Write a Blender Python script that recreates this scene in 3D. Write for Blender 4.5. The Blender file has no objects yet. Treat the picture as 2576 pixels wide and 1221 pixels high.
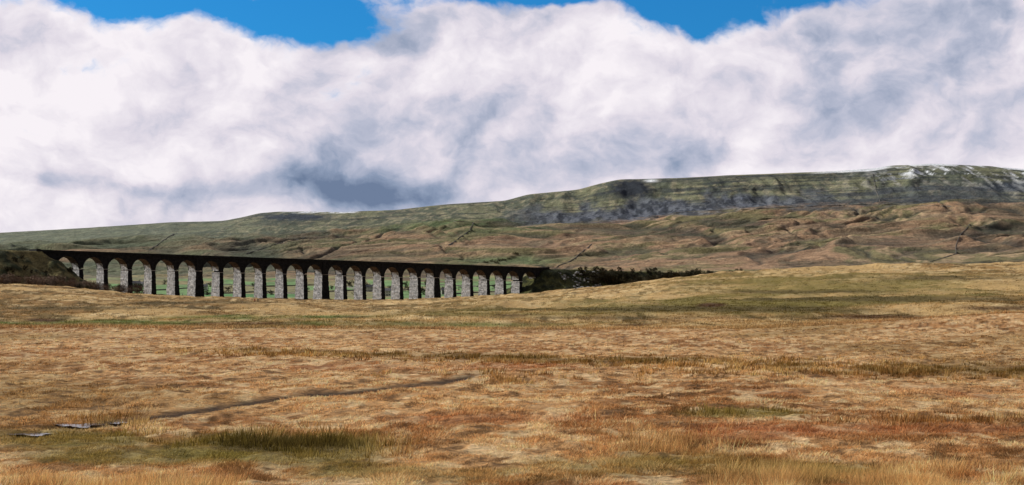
import bpy, bmesh, math, random
import numpy as np
from mathutils import Vector, Matrix
random.seed(7); rng = np.random.default_rng(7)
C = bpy.context.scene.collection
F = 4000.0; HX = 1288.0; HY = 745.0; EZ = 4.0

# ------------------------------------------------------------ noise
def _h(xi, yi, s):
    h = (xi*374761393 + yi*668265263 + s*1442695041) & 0xffffffff
    h = ((h ^ (h >> 13))*1274126177) & 0xffffffff
    return ((h ^ (h >> 16)) & 0xffffffff)/4294967296.0
def vn(x, y, s=0):
    xf = np.floor(x); yf = np.floor(y); xi = xf.astype(np.int64); yi = yf.astype(np.int64)
    fx = x-xf; fy = y-yf
    fx = fx*fx*fx*(fx*(fx*6-15)+10); fy = fy*fy*fy*(fy*(fy*6-15)+10)
    a = _h(xi, yi, s); b = _h(xi+1, yi, s); c = _h(xi, yi+1, s); d = _h(xi+1, yi+1, s)
    return (a+(b-a)*fx)*(1-fy)+(c+(d-c)*fx)*fy
def fbm(x, y, o=4, s=0, g=.5):
    x = np.asarray(x, float); y = np.asarray(y, float)
    t = 0; a = 1; n = 0
    for i in range(o):
        t = t+a*vn(x, y, s+i*17); n += a; a *= g
        x, y = 1.6*x-1.2*y+13.7, 1.2*x+1.6*y-7.1
    return t/n
def ridged(x, y, o=4, s=0):
    x = np.asarray(x, float); y = np.asarray(y, float)
    t = 0; a = 1; n = 0
    for i in range(o):
        t = t+a*(1-np.abs(2*vn(x, y, s+i*17)-1)); n += a; a *= .5
        x, y = 1.6*x-1.2*y+13.7, 1.2*x+1.6*y-7.1
    return t/n
def ss(a, b, x):
    t = np.clip((x-a)/(b-a), 0, 1); return t*t*(3-2*t)

# ------------------------------------------------------------ terrain profile
FX = np.arange(-1500, 4100, 5.0)
def row(pts, sig=45):
    xs, ys = zip(*pts); v = np.interp(FX, xs, ys)
    r = int(sig*3/5); k = np.exp(-.5*(np.arange(-r, r+1)*5/sig)**2); k /= k.sum()
    return np.convolve(np.pad(v, r, mode='edge'), k, mode='valid')
def zr(Y, pts, sig=45): return (HY-row(pts, sig))/F*Y
RIDGE = [(-900,600),(-300,596),(0,588),(200,576),(430,560),(560,557),(610,548),(650,538),(700,534),(880,534),(1000,530),(1120,517),(1270,508),
         (1330,490),(1400,483),(1460,478),(1510,463),(1560,452),(1700,450),(1900,440),(2100,431),(2200,426),(2240,418),(2350,414),(2480,418),(2576,427),(2900,455),(3600,560)]
BREAK = [(-900,625),(0,612),(350,596),(640,582),(900,575),(1150,548),(1250,553),(1600,551),(1700,537),(1900,519),(2200,512),(2400,500),(2576,506),(3000,520),(3600,600)]
K = [(1, row([(0,0)])*0-1.75), (20, row([(0,0)])*0-3.3), (34, row([(0,0)])*0-4.0), (60, row([(0,0)])*0-4.0), (100, row([(0,0)])*0-4.0),
 (150, zr(150,[(0,852),(1900,852),(2576,838),(2900,834)])),
 (190, zr(190,[(0,829),(1900,829),(2250,808),(2576,788),(2900,780)])),
 (260, zr(260,[(0,820),(640,823),(1500,826),(2100,822),(2576,800),(2900,795)])),
 (400, zr(400,[(0,782),(300,785),(640,798),(1000,800),(1400,792),(1800,778),(2200,766),(2576,755),(2900,750)])),
 (600, zr(600,[(-300,723),(0,734),(300,752),(500,766),(640,769),(1000,775),(1400,765),(1800,735),(2200,713),(2576,705),(2900,700)])),
 (800, zr(800,[(-300,705),(0,713),(200,727),(300,743),(640,757),(1000,764),(1400,748),(1800,703),(2200,680),(2576,674),(2900,670)])),
 (1000, zr(1000,[(-300,708),(0,714),(150,720),(300,737),(500,751),(640,752),(800,757),(1000,759),(1200,750),(1400,739),(1600,714),(1800,691),(2000,676),(2200,669),(2576,663),(2900,660)],30)),
 (1200, zr(1200,[(-300,715),(0,722),(300,745),(640,752),(800,756),(1000,754),(1200,747),(1350,738),(1500,727),(1600,718),(1800,697),(2000,684),(2200,678),(2576,672),(2900,668)],30)),
 (1500, zr(1500,[(0,742),(640,750),(1200,750),(1500,735),(1700,715),(2000,705),(2576,690)])),
 (2200, zr(2200,[(0,700),(640,704),(1200,702),(1600,696),(2000,688),(2576,676)])),
 (2800, zr(2800,[(-900,660),(0,655),(640,648),(1200,636),(1600,630),(2000,615),(2576,596),(3600,620)])),
 (3500, zr(3500,BREAK,25)), (4000, zr(4000,RIDGE,9))]
K += [(4700, K[-1][1]*1.02), (7000, K[-1][1]*.8), (13000, K[-1][1]*.3)]
KY = np.array([k[0] for k in K], float); T = np.array([k[1] for k in K])
D = np.diff(T, axis=0)/np.diff(KY)[:, None]
Ms = np.zeros_like(T); pos = (D[:-1]*D[1:]) > 0
Ms[1:-1] = np.where(pos, 2*D[:-1]*D[1:]/np.where(pos, D[:-1]+D[1:], 1), 0)
Ms[-1] = D[-1]
def px(X, Y, Z): return HX+F*X/Y, HY-F*(Z-EZ)/Y
def base_h(X, Y):
    Y = np.clip(Y, 1.01, 12990)
    xi = np.clip((HX+F*X/Y-FX[0])/5, 0, len(FX)-1.01); i0 = xi.astype(int); f = xi-i0
    k = np.clip(np.searchsorted(KY, Y)-1, 0, len(KY)-2)
    g = lambda A, kk: A[kk, i0]*(1-f)+A[kk, i0+1]*f
    a, b, m0, m1 = g(T, k), g(T, k+1), g(Ms, k), g(Ms, k+1)
    h = KY[k+1]-KY[k]; t = (Y-KY[k])/h
    return (2*t**3-3*t*t+1)*a+(t**3-2*t*t+t)*h*m0+(-2*t**3+3*t*t)*b+(t**3-t*t)*h*m1+EZ
POOLS = [(-13.5,49.7,.62,.38), (-14.1,46.5,.6,.26), (-12.6,50.6,.3,.2)]
def track(X, Y, wd=1.9):       # trodden path across the moor
    t = np.array([[-16,46],[-13.5,50.5],[-12.3,53.5],[-10.5,58],[-8.6,63.5],[-6.6,67],[-3.4,75],[0,84]])
    yy = np.interp(X, t[:, 0], t[:, 1]); yy = yy+(fbm(X/1.3, X*0+3, 3, 88)-.5)*2.6
    return np.exp(-((Y-yy)/wd)**2)*ss(-13.4,-12,X)*(1-ss(-3,0,X))
def hillwarp(X, Y):
    w1 = (fbm(X/300, Y/300, 3, 21)-.5)*260; w2 = (fbm(X/300+9, Y/300, 3, 22)-.5)*260
    return w1, X*.8+Y*.6+w1, -X*.6+Y*.8+w2
def gully(X, Y, w1):
    l1 = ss(.80, .97, 1-np.abs(2*vn((X*.85+Y*.42+w1*1.1)/190, (Y-X*.25)/620, 201)-1))
    l2 = ss(.78, .96, 1-np.abs(2*vn((X*.7-Y*.12+w1*.8)/80, (Y+X*.2)/330, 207)-1))*ss(.42,.56,fbm(X/260, Y/260, 2, 209))
    l3 = ss(.75, .95, 1-np.abs(2*vn((X*.6+Y*.8+w1)/150, (Y*.6-X*.5)/42, 211)-1))*ss(.45,.58,fbm(X/300, Y/200, 2, 213))
    l4 = ss(.72, .93, 1-np.abs(2*vn((X*.8+Y*.22+w1*.7)/36, (Y-X*.3)/260, 217)-1))*ss(.45,.6,fbm(X/180, Y/220, 2, 219))
    return np.maximum(np.maximum(l1*.9, l2*.8), np.maximum(l3*.7, l4*.5))
def height(X, Y):
    X = np.asarray(X, float); Y = np.asarray(Y, float)
    z = base_h(X, Y)
    near = 1-ss(180, 320, Y); tk = track(X, Y, 3.0)
    z = z+near*((fbm(X/14, Y/14, 3, 1)-.5)*.5*(1-.5*tk)+(fbm(X/1.2, Y/1.6, 4, 5, .62)-.5)*.33*(1-.9*tk)-.1*track(X, Y))
    mid = ss(170, 330, Y)*(1-ss(1300, 1700, Y))
    z = z+mid*((fbm(X/45, Y/70, 4, 9)-.5)*4.6+(fbm(X/9, Y/14, 3, 12)-.5)*1.8)
    hill = ss(2150, 2800, Y)*(1-ss(3930, 4030, Y))
    w1, a, b = hillwarp(X, Y); low = 1-ss(3350, 3600, Y)
    z = z+hill*((ridged(a/420, b/150, 4, 23)-.6)*28*(.15+.85*low)+low*((ridged(a/170, b/60, 3, 26)-.6)*9+(fbm(a/60, b/40, 3, 25)-.5)*8-7*gully(X, Y, w1)))
    st = ss(3430, 3600, Y)*(1-ss(3800, 3960, Y))
    xp = HX+F*X/Y
    cr = .3+.7*ss(1150,1350,xp)
    z = z+st*cr*((ridged((X+w1*.4)/75, Y/420, 4, 31)-.6)*20+(fbm(X/22, Y/45, 3, 33)-.5)*8)
    for (qx, qy, ra, rb) in POOLS:
        q = np.sqrt(((X-qx)/(ra*1.8))**2+((Y-qy+.6)/(rb*4.0))**2)
        m = 1-ss(.6, 1.25, q); z = z*(1-m)+(-.12)*m
    return z
def at(x, y, y0=1250, y1=4000):
    Yq = np.linspace(y0, y1, 3000); Xq = (x-HX)/F*Yq; Zq = height(Xq, Yq)
    yp = HY-F*(Zq-EZ)/Yq; i = np.argmax(yp <= y)
    if yp[i] > y: i = len(Yq)-1
    return Xq[i], Yq[i], Zq[i]

# ------------------------------------------------------------ colour of the land
def sr(r, g, b):
    c = np.array([r, g, b])/255.0
    return np.where(c <= .04045, c/12.92, ((c+.055)/1.055)**2.4)
def mixc(c, col, w): return c*(1-w[:, None])+np.asarray(col)[None]*w[:, None]
def land(X, Y, Z):
    X, Y, Z = X.ravel(), Y.ravel(), Z.ravel()
    x, y = px(X, Y, Z); N = len(X)
    n1 = fbm(X/5, Y/10, 4, 41); n2 = fbm(X/.8, Y/1.5, 4, 43, .64); n3 = fbm(X/30, Y/60, 4, 45); n4 = fbm(X/.35, Y/.6, 2, 47)
    def G(x0, y0, sx, sy, k=1.0, amp=1.1):
        g = np.exp(-((x-x0)/sx)**2-((y-y0)/sy)**2)
        return np.clip(g*1.2*k+(n1-.5)*amp*np.minimum(1, g*3)*2.4+(n2-.5)*.8*g-.12, 0, 1)*np.minimum(1, g*4)
    c = np.tile(sr(204,158,106), (N, 1))
    c = mixc(c, sr(176,128,80), ss(.42,.6,n1)); c = mixc(c, sr(230,200,152), ss(.5,.64,n2)*.75)
    c = mixc(c, sr(156,128,76), ss(.46,.62,n3)*.55); c = mixc(c, sr(86,64,38), ss(.53,.66,n4*.4+(1-n2)*.6)*.7)
    for g in [(1200,1050,300,16),(1950,1085,190,22),(2350,985,350,20),(1100,925,350,9),(2250,1080,300,14)]:
        c = mixc(c, sr(184,118,78), G(*g)*.38)
    for g in [(700,1130,260,38),(100,1105,220,24),(1500,1165,350,30),(1870,1040,130,10),(350,1150,250,20),(2050,1190,200,24),(1100,1190,300,25)]:
        c = mixc(c, sr(132,120,60), G(*g)*.75)
    c = mixc(c, sr(80,68,38), G(720,1120,150,18)*.7)
    yb = 876+(x-400)*.027; bw = ss(250,900,x)
    c = mixc(c, sr(118,94,48), np.exp(-((y-yb)/(8+9*ss(1000,2500,x)))**2)*bw*.8*ss(.28,.5,n1))
    c = mixc(c, sr(52,38,27), np.clip(track(X, Y)*1.3,0,1)*.92*(Y < 120)*ss(.15,.4,n2*.6+n1*.4))
    # middle distance
    k1 = fbm(X/30, Y/50, 4, 51); k2 = fbm(X/8, Y/14, 4, 53, .6); k3 = fbm(X/2.0, Y/12, 4, 57, .65)
    m = ss(130, 330, Y+(k2-.5)*160)
    cm = np.tile(sr(192,160,108), (N, 1))
    cm = mixc(cm, sr(156,122,74), ss(.42,.6,k1)); cm = mixc(cm, sr(222,196,146), ss(.5,.66,k2*.6+k3*.4)*.7)
    cm = mixc(cm, sr(100,82,46), ss(.49,.6,k2*.25+k1*.25+(1-k3)*.5)*.8)
    def G2(x0, y0, sx, sy, k=1.0):
        g = np.exp(-((x-x0)/sx)**2-((y-y0)/sy)**2)
        return np.clip(g*1.3*k+(k1-.5)*2.0*np.minimum(1, g*3)+(k2-.5)*1.0*g, 0, 1)*np.minimum(1, g*4)
    for g in [(2150,722,420,34),(1700,770,450,22),(1950,760,300,24),(1250,790,300,10)]: cm = mixc(cm, sr(124,112,58), G2(*g)*.8)
    for g in [(1850,778,500,7),(2250,752,360,6),(1500,800,420,4),(2400,700,220,5),(2000,735,200,4),(300,775,260,4),(500,762,200,3)]: cm = mixc(cm, sr(84,72,42), G2(*g)*.75)
    for g in [(450,812,420,7),(1100,818,450,8),(850,797,120,4),(640,800,350,6)]: cm = mixc(cm, sr(104,116,58), G2(*g)*.95)
    for g in [(600,815,130,5),(720,803,80,3),(890,799,50,3),(1580,819,70,4),(2190,800,110,6),(2500,775,110,6),(1290,793,60,3),(110,806,50,4),(1790,768,30,5)]:
        cm = mixc(cm, sr(84,58,36), G2(*g)*.95)
    cm = mixc(cm, sr(118,88,50), G2(2400,835,350,26)*.7)
    c = c*(1-m[:, None])+cm*m[:, None]
    # valley fields
    v = ss(1260, 1330, Y)*(1-ss(2050, 2350, Y+(k1-.5)*500)); cell = _h(np.floor(X/95+Y/700).astype(np.int64), np.floor(Y/130+X/900).astype(np.int64), 3)
    cv = np.tile(sr(90,130,80), (N, 1)); cv = mixc(cv, sr(118,148,96), (cell > .6)*.9); cv = mixc(cv, sr(142,128,96), (cell < .35)*.8)
    cv = mixc(cv, sr(78,90,62), ss(.48,.66,k2)*.5)
    c = c*(1-v[:, None])+cv*v[:, None]
    # the fell
    hf = ss(2050, 2350, Y+(k1-.5)*500)
    w1, a, b = hillwarp(X, Y)
    q1 = fbm(a/260, b/90, 5, 61, .58); q2 = fbm(a/50, b/22, 4, 63, .6); q3 = fbm(X/500, Y/400, 3, 65)
    rg = ridged(a/170, b/60, 3, 26); rg2 = ridged(a/420, b/150, 4, 23); gl = gully(X, Y, w1)
    ch = np.tile(sr(168,134,100), (N, 1))
    ch = mixc(ch, sr(126,116,74), ss(.44,.58,q1)); ch = mixc(ch, sr(194,164,126), ss(.52,.66,q2)*.7)
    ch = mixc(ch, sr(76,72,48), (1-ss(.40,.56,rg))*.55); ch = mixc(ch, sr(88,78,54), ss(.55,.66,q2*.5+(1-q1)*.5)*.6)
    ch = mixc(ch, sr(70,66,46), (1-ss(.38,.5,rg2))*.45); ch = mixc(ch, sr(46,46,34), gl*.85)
    ch = mixc(ch, sr(106,116,86), (1-ss(300,1100,x))*.7*ss(.3,.55,q1*.6+q3*.4))
    ch = ch*(1-.15*(1-ss(900,1500,x)))[:, None]  # left slopes darkened in the colour, standing in for cloud shadow
    g = np.exp(-((x-1130)/260)**2-((y-545)/38)**2)+np.exp(-((x-1280)/170)**2-((y-655)/14)**2); ch = mixc(ch, sr(90,110,62), np.clip(g*1.3-(q2-.4)*1.2,0,1)*ss(.05,.3,g)*.8)
    ybk = np.interp(x, FX, row(BREAK, 25)); yrg = np.interp(x, FX, row(RIDGE, 9)); st = ss(3380, 3520, Y+(q2-.5)*160)
    r1 = fbm((X+w1*.4)/60, Y/260, 4, 71, .6); r2 = fbm(X/12, Y/50, 4, 73, .68); fr = np.clip((y-yrg)/np.maximum(ybk-yrg, 8), 0, 1.2)
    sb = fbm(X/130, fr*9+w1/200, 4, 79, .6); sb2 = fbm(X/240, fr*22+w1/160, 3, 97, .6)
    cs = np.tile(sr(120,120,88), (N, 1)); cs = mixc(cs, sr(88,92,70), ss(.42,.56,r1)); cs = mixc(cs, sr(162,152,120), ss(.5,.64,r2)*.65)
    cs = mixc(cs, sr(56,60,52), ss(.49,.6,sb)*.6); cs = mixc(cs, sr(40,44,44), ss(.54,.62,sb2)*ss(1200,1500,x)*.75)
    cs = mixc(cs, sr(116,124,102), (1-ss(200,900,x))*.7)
    rock = ss(1220,1400,x)*ss(.45,.85,fr+(r1-.5)*1.0)*(1-ss(1900,2150,x)*.7)
    cs = mixc(cs, sr(106,110,122), np.clip(rock,0,1)*.75); cs = mixc(cs, sr(44,48,56), np.clip(rock,0,1)*ss(.46,.55,r2)*.9)
    g = np.exp(-((x-1590)/50)**2-((y-474)/24)**2); cs = mixc(cs, sr(30,34,40), np.clip(g*1.8-(r2-.4),0,1)*ss(.1,.4,g))
    g = np.exp(-((x-2540)/90)**2-((y-470)/14)**2)+np.exp(-((x-740)/110)**2-((y-546)/9)**2); cs = mixc(cs, sr(52,58,66), np.clip(g*1.4-(r2-.4),0,1)*ss(.1,.4,g))
    fro = ss(2080,2260,x)*(1-ss(30,70,y-yrg+(r1-.5)*50)); cs = mixc(cs, sr(184,188,190), fro*ss(.46,.56,r2*.7+sb*.3)*.5)
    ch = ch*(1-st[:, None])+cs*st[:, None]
    sn = ss(2020,2100,x)*(1-ss(2215,2260,x))*(1-ss(3.5,5.0,y-yrg))
    sn = np.maximum(sn, ss(2220,2300,x)*(1-ss(18,36,y-yrg))*ss(.56,.585,r2*.55+sb*.45))
    sn = np.maximum(sn, ss(2200,2260,x)*(1-ss(1.5,3,y-yrg))*ss(.4,.48,r1))
    sn = np.maximum(sn, ss(700,740,x)*(1-ss(880,910,x))*(1-ss(2.0,3.5,y-yrg))*ss(.44,.5,r2))
    sn = np.maximum(sn, np.exp(-((x-1638)/14)**2-((y-455)/3)**2)*1.5)
    ch = mixc(ch, sr(236,240,244), np.clip(sn*(Y < 4300), 0, 1)*.95)
    ch = mixc(ch, sr(132,144,156), .08+0*hf)  # slight distance haze painted into the fell colour
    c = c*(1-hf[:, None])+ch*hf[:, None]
    return c

# ------------------------------------------------------------ helpers
def nm(name):
    m = bpy.data.materials.new(name); m.use_nodes = True; nt = m.node_tree
    return m, nt, nt.nodes['Principled BSDF']
def add(nt, t, **kw):
    n = nt.nodes.new(t)
    for k, v in kw.items():
        if k in n.inputs: n.inputs[k].default_value = v
        else: setattr(n, k, v)
    return n
def attr_mat(name, rough=.95, scales=((.35,.45),(.05,.35)), bump=.4, bscale=2.0, bd=.3, gain=1.0, trans=0):
    m, nt, b = nm(name); L = nt.links.new
    at_ = add(nt, 'ShaderNodeAttribute', attribute_name='Col'); tc = add(nt, 'ShaderNodeTexCoord')
    cur = None
    for s, amp in scales:
        n = add(nt, 'ShaderNodeTexNoise', Scale=s, Detail=5.0, Roughness=.65); L(tc.outputs['Object'], n.inputs['Vector'])
        r = add(nt, 'ShaderNodeMapRange'); L(n.outputs['Fac'], r.inputs[0])
        for i, v in enumerate((.3, .7, 1-amp, 1+amp)): r.inputs[i+1].default_value = v
        if cur is None: cur = r.outputs[0]
        else:
            q = add(nt, 'ShaderNodeMath', operation='MULTIPLY'); L(cur, q.inputs[0]); L(r.outputs[0], q.inputs[1]); cur = q.outputs[0]
    g = add(nt, 'ShaderNodeMath', operation='MULTIPLY'); g.inputs[1].default_value = gain
    if cur is None: g.inputs[0].default_value = 1
    else: L(cur, g.inputs[0])
    v = add(nt, 'ShaderNodeVectorMath', operation='SCALE'); L(at_.outputs['Color'], v.inputs[0]); L(g.outputs[0], v.inputs['Scale'])
    L(v.outputs[0], b.inputs['Base Color']); b.inputs['Roughness'].default_value = rough; b.inputs['Specular IOR Level'].default_value = .1
    if bump:
        n = add(nt, 'ShaderNodeTexNoise', Scale=bscale, Detail=6.0, Roughness=.7); L(tc.outputs['Object'], n.inputs['Vector'])
        bp = add(nt, 'ShaderNodeBump', Strength=bump, Distance=bd); L(n.outputs['Fac'], bp.inputs['Height']); L(bp.outputs[0], b.inputs['Normal'])
    if trans:
        tr = add(nt, 'ShaderNodeBsdfTranslucent'); L(v.outputs[0], tr.inputs['Color']); mx = add(nt, 'ShaderNodeMixShader'); mx.inputs[0].default_value = trans
        L(b.outputs[0], mx.inputs[1]); L(tr.outputs[0], mx.inputs[2]); L(mx.outputs[0], nt.nodes['Material Output'].inputs[0])
    return m
def plain(name, col, var=.3, scale=1.0, rough=.9, col2=None, bump=.3, bd=.1):
    m, nt, b = nm(name); L = nt.links.new; tc = add(nt, 'ShaderNodeTexCoord')
    n = add(nt, 'ShaderNodeTexNoise', Scale=scale, Detail=6.0, Roughness=.65); L(tc.outputs['Object'], n.inputs['Vector'])
    cr = add(nt, 'ShaderNodeValToRGB'); L(n.outputs['Fac'], cr.inputs[0]); c = np.asarray(col); c2 = np.asarray(col2) if col2 is not None else c*(1+var)
    cr.color_ramp.elements[0].position = .35; cr.color_ramp.elements[1].position = .65
    cr.color_ramp.elements[0].color = (*(c*(1-var)), 1); cr.color_ramp.elements[1].color = (*np.minimum(c2, 1), 1)
    L(cr.outputs[0], b.inputs['Base Color']); b.inputs['Roughness'].default_value = rough; b.inputs['Specular IOR Level'].default_value = .15
    if bump:
        bp = add(nt, 'ShaderNodeBump', Strength=bump, Distance=bd); L(n.outputs['Fac'], bp.inputs['Height']); L(bp.outputs[0], b.inputs['Normal'])
    return m
def fastmesh(name, V, quads=None, tris=None, mat=None, col=None, smooth=False):
    me = bpy.data.meshes.new(name); nv = len(V)
    me.vertices.add(nv); me.vertices.foreach_set('co', np.asarray(V, np.float32).ravel())
    idx = []; st = []; tot = []; p = 0
    for arr, k in ((quads, 4), (tris, 3)):
        if arr is not None and len(arr):
            idx.append(np.asarray(arr).ravel()); n = len(arr); st.append(p+np.arange(n)*k); tot.append(np.full(n, k)); p += n*k
    idx = np.concatenate(idx).astype(np.int32); st = np.concatenate(st).astype(np.int32); tot = np.concatenate(tot).astype(np.int32)
    me.loops.add(len(idx)); me.loops.foreach_set('vertex_index', idx)
    me.polygons.add(len(st)); me.polygons.foreach_set('loop_start', st); me.polygons.foreach_set('loop_total', tot)
    if smooth: me.polygons.foreach_set('use_smooth', np.ones(len(st), bool))
    me.update(calc_edges=True)
    if col is not None:
        a = me.attributes.new('Col', 'FLOAT_COLOR', 'POINT'); cc = np.ones((nv, 4), np.float32); cc[:, :3] = col; a.data.foreach_set('color', cc.ravel())
    if mat: me.materials.append(mat)
    return me
def link(name, me, parent=None):
    o = bpy.data.objects.new(name, me); C.objects.link(o)
    if parent: o.parent = parent
    return o
def tag(o, label=None, cat=None, group=None, kind=None):
    if label: o['label'] = label
    if cat: o['category'] = cat
    if group: o['group'] = group
    if kind: o['kind'] = kind
    return o
def empty(name, loc, rz=0, label=None, cat=None, group=None):
    o = bpy.data.objects.new(name, None); C.objects.link(o); o.location = loc; o.rotation_euler = (0, 0, rz); o.empty_display_size = .5
    return tag(o, label, cat, group)
def copy_tree(o, parent=None):
    c = o.copy(); C.objects.link(c)
    if parent: c.parent = parent
    for ch in list(o.children): copy_tree(ch, c)
    return c
class MB:
    def __init__(s): s.v = []; s.f = []
    def hexa(s, p):
        n = len(s.v); s.v += [tuple(q) for q in p]
        for f in ((0,3,2,1),(4,5,6,7),(0,1,5,4),(1,2,6,5),(2,3,7,6),(3,0,4,7)): s.f.append(tuple(n+i for i in f))
    def box(s, x0, x1, y0, y1, z0, z1): s.hexa([(x0,y0,z0),(x1,y0,z0),(x1,y1,z0),(x0,y1,z0),(x0,y0,z1),(x1,y0,z1),(x1,y1,z1),(x0,y1,z1)])
    def tube(s, pts, rad, k=6):
        n0 = len(s.v); pts = [Vector(p) for p in pts]
        for i, p in enumerate(pts):
            d = (pts[min(i+1, len(pts)-1)]-pts[max(i-1, 0)]).normalized(); u = d.orthogonal().normalized(); w = d.cross(u)
            for j in range(k):
                a = 2*math.pi*j/k; s.v.append(tuple(p+(u*math.cos(a)+w*math.sin(a))*rad[i]))
        for i in range(len(pts)-1):
            for j in range(k): s.f.append((n0+i*k+j, n0+i*k+(j+1) % k, n0+(i+1)*k+(j+1) % k, n0+(i+1)*k+j))
        s.f.append(tuple(n0+j for j in reversed(range(k)))); s.f.append(tuple(n0+(len(pts)-1)*k+j for j in range(k)))
    def build(s, name, mat, parent=None, smooth=False):
        me = bpy.data.meshes.new(name); me.from_pydata(s.v, [], s.f); me.materials.append(mat)
        if smooth: me.polygons.foreach_set('use_smooth', [True]*len(me.polygons))
        me.update(); return link(name, me, parent)

# ------------------------------------------------------------ the land sheets
NC = 900
us = np.linspace(-.46, .46, NC)
ys = np.concatenate([np.geomspace(2, 28, 36, endpoint=False), 1/np.linspace(1/28, 1/200, 420, endpoint=False),
     np.geomspace(200, 1300, 260, endpoint=False), np.linspace(1300, 2300, 110, endpoint=False), np.linspace(2300, 4080, 360, endpoint=False), np.geomspace(4080, 12500, 26)])
UU, YY = np.meshgrid(us, ys); XX = UU*(YY+40); ZZ = height(XX.ravel(), YY.ravel()).reshape(XX.shape)
COL = land(XX, YY, ZZ).reshape(XX.shape+(3,))
m_moor = attr_mat('moor_grass_ground', scales=((3.0,.45),(.5,.22),(.03,.12)), bump=1.0, bscale=3.0, bd=.36, gain=1.0)
m_val = attr_mat('valley_pasture', scales=((.08,.2),(.02,.2)), bump=.2, bscale=.3, bd=1)
m_fell = attr_mat('fell_heather_and_rock', scales=((.05,.3),(.22,.35)), bump=1.0, bscale=.07, bd=9, gain=1.04)
def sheet(name, r0, r1, mat):
    X, Y, Z = XX[r0:r1], YY[r0:r1], ZZ[r0:r1]; nr = r1-r0
    V = np.stack([X.ravel(), Y.ravel(), Z.ravel()], 1); i = (np.arange(nr-1)[:, None]*NC+np.arange(NC-1)[None]).ravel()
    Q = np.stack([i, i+1, i+NC+1, i+NC], 1)
    return tag(link(name, fastmesh(name, V, quads=Q, mat=mat, col=COL[r0:r1].reshape(-1, 3), smooth=True)), kind='structure')
r_a = int(np.searchsorted(ys, 1300)); r_b = int(np.searchsorted(ys, 2300))
sheet('ground', 0, r_a+1, m_moor); sheet('valley', r_a, r_b+1, m_val); sheet('hills', r_b, len(ys), m_fell)

m_water, nt, b = nm('peaty_water'); b.inputs['Base Color'].default_value = (.03,.025,.02,1); b.inputs['Roughness'].default_value = .15; b.inputs['Specular IOR Level'].default_value = .4
nn = add(nt, 'ShaderNodeTexNoise', Scale=5.0); bp = add(nt, 'ShaderNodeBump', Strength=.5, Distance=.04); nt.links.new(nn.outputs['Fac'], bp.inputs['Height']); nt.links.new(bp.outputs[0], b.inputs['Normal'])
pv = []; pf = []
for (qx, qy, ra, rb) in POOLS:
    n0 = len(pv); pv.append((qx, qy, -.03))
    for j in range(48):
        a = 2*math.pi*j/48; r = .85+.34*math.sin(3*a+qx)+.24*math.sin(5*a+1)+.14*math.sin(11*a+2); r = max(r, .2); pv.append((qx+ra*1.25*r*math.cos(a), qy+rb*2.0*r*math.sin(a), -.03))
    for j in range(48): pf.append((n0, n0+1+j, n0+1+(j+1) % 48))
me = bpy.data.meshes.new('water'); me.from_pydata(pv, [], pf); me.materials.append(m_water); tag(link('water', me), kind='structure')

# ------------------------------------------------------------ grass (stuff)
def grass(name, label, N, nb, Ymin, Ymax, hmin, hmax, wf, spread, mat, sel=None, tint=(1,1,1), lo=.55, hi=1.5, seed=1, lean=.8, mixto=None, mk=0):
    r = np.random.default_rng(seed)
    Y = 1/r.uniform(1/Ymax, 1/Ymin, N); X = r.uniform(-.37, .37, N)*Y
    Z = height(X, Y); x, y = px(X, Y, Z)
    if sel is None: k = fbm(X/.8, Y/1.2, 3, 83) > r.uniform(.32, .6, N)
    else: k = sel(x, y, X, Y, r)
    for (qx, qy, ra, rb) in POOLS: k = k & (((X-qx)/(ra*1.2))**2+((Y-qy+.5)/(rb*2.4))**2 > 1)
    k = k & (track(X, Y) < .3)
    X, Y, Z, x, y = X[k], Y[k], Z[k], x[k], y[k]
    N = len(X); col = land(X, Y, Z)
    if mixto is not None: col = col*(1-mk)+np.asarray(mixto)[None]*mk
    patch = fbm(X/1.5, Y/3, 3, 81)
    hh = (hmin+(hmax-hmin)*np.clip(patch*2.2-.6, 0, 1))*r.uniform(.6, 1.3, N)
    rep = lambda a: np.repeat(a, nb)
    X, Y, h = rep(X), rep(Y), rep(hh)*r.uniform(.5, 1.1, N*nb); n = N*nb
    th = r.uniform(0, 2*np.pi, n); rad = spread*np.sqrt(r.uniform(0, 1, n))*(.6+rep(hh)/hmax)
    bx = X+np.cos(th)*rad; by = Y+np.sin(th)*rad; bz = height(bx, by) if n < 900000 else rep(Z)
    w = wf*np.maximum(Y/33, .8)*r.uniform(.6, 1.4, n); pa = r.uniform(-.9, .9, n)
    dx, dy = np.cos(pa)*w*.5, np.sin(pa)*w*.5
    le = h*lean*r.uniform(.2, 1, n); tx = bx+np.cos(th)*le+h*.15*lean; ty = by+np.sin(th)*le
    V = np.empty((n, 3, 3)); V[:, 0] = np.stack([bx-dx, by-dy, bz-.03], 1); V[:, 1] = np.stack([bx+dx, by+dy, bz-.03], 1); V[:, 2] = np.stack([tx, ty, bz+h], 1)
    cb = np.repeat(col, nb, 0)*(r.uniform(lo, hi, n)*rep(r.uniform(.75, 1.25, N)))[:, None]*np.asarray(tint)
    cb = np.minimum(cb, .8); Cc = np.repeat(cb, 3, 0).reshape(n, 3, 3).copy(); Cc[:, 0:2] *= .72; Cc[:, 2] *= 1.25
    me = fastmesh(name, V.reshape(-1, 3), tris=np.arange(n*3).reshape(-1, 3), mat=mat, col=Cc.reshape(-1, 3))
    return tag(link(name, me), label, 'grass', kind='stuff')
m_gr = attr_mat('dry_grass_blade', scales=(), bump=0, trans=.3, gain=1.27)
grass('moor_grass', 'short matted straw coloured moor grass covering the near ground', 95000, 9, 26, 230, .03, .12, .020, .17, m_gr, lo=.45, hi=1.55, lean=1.8)
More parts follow.
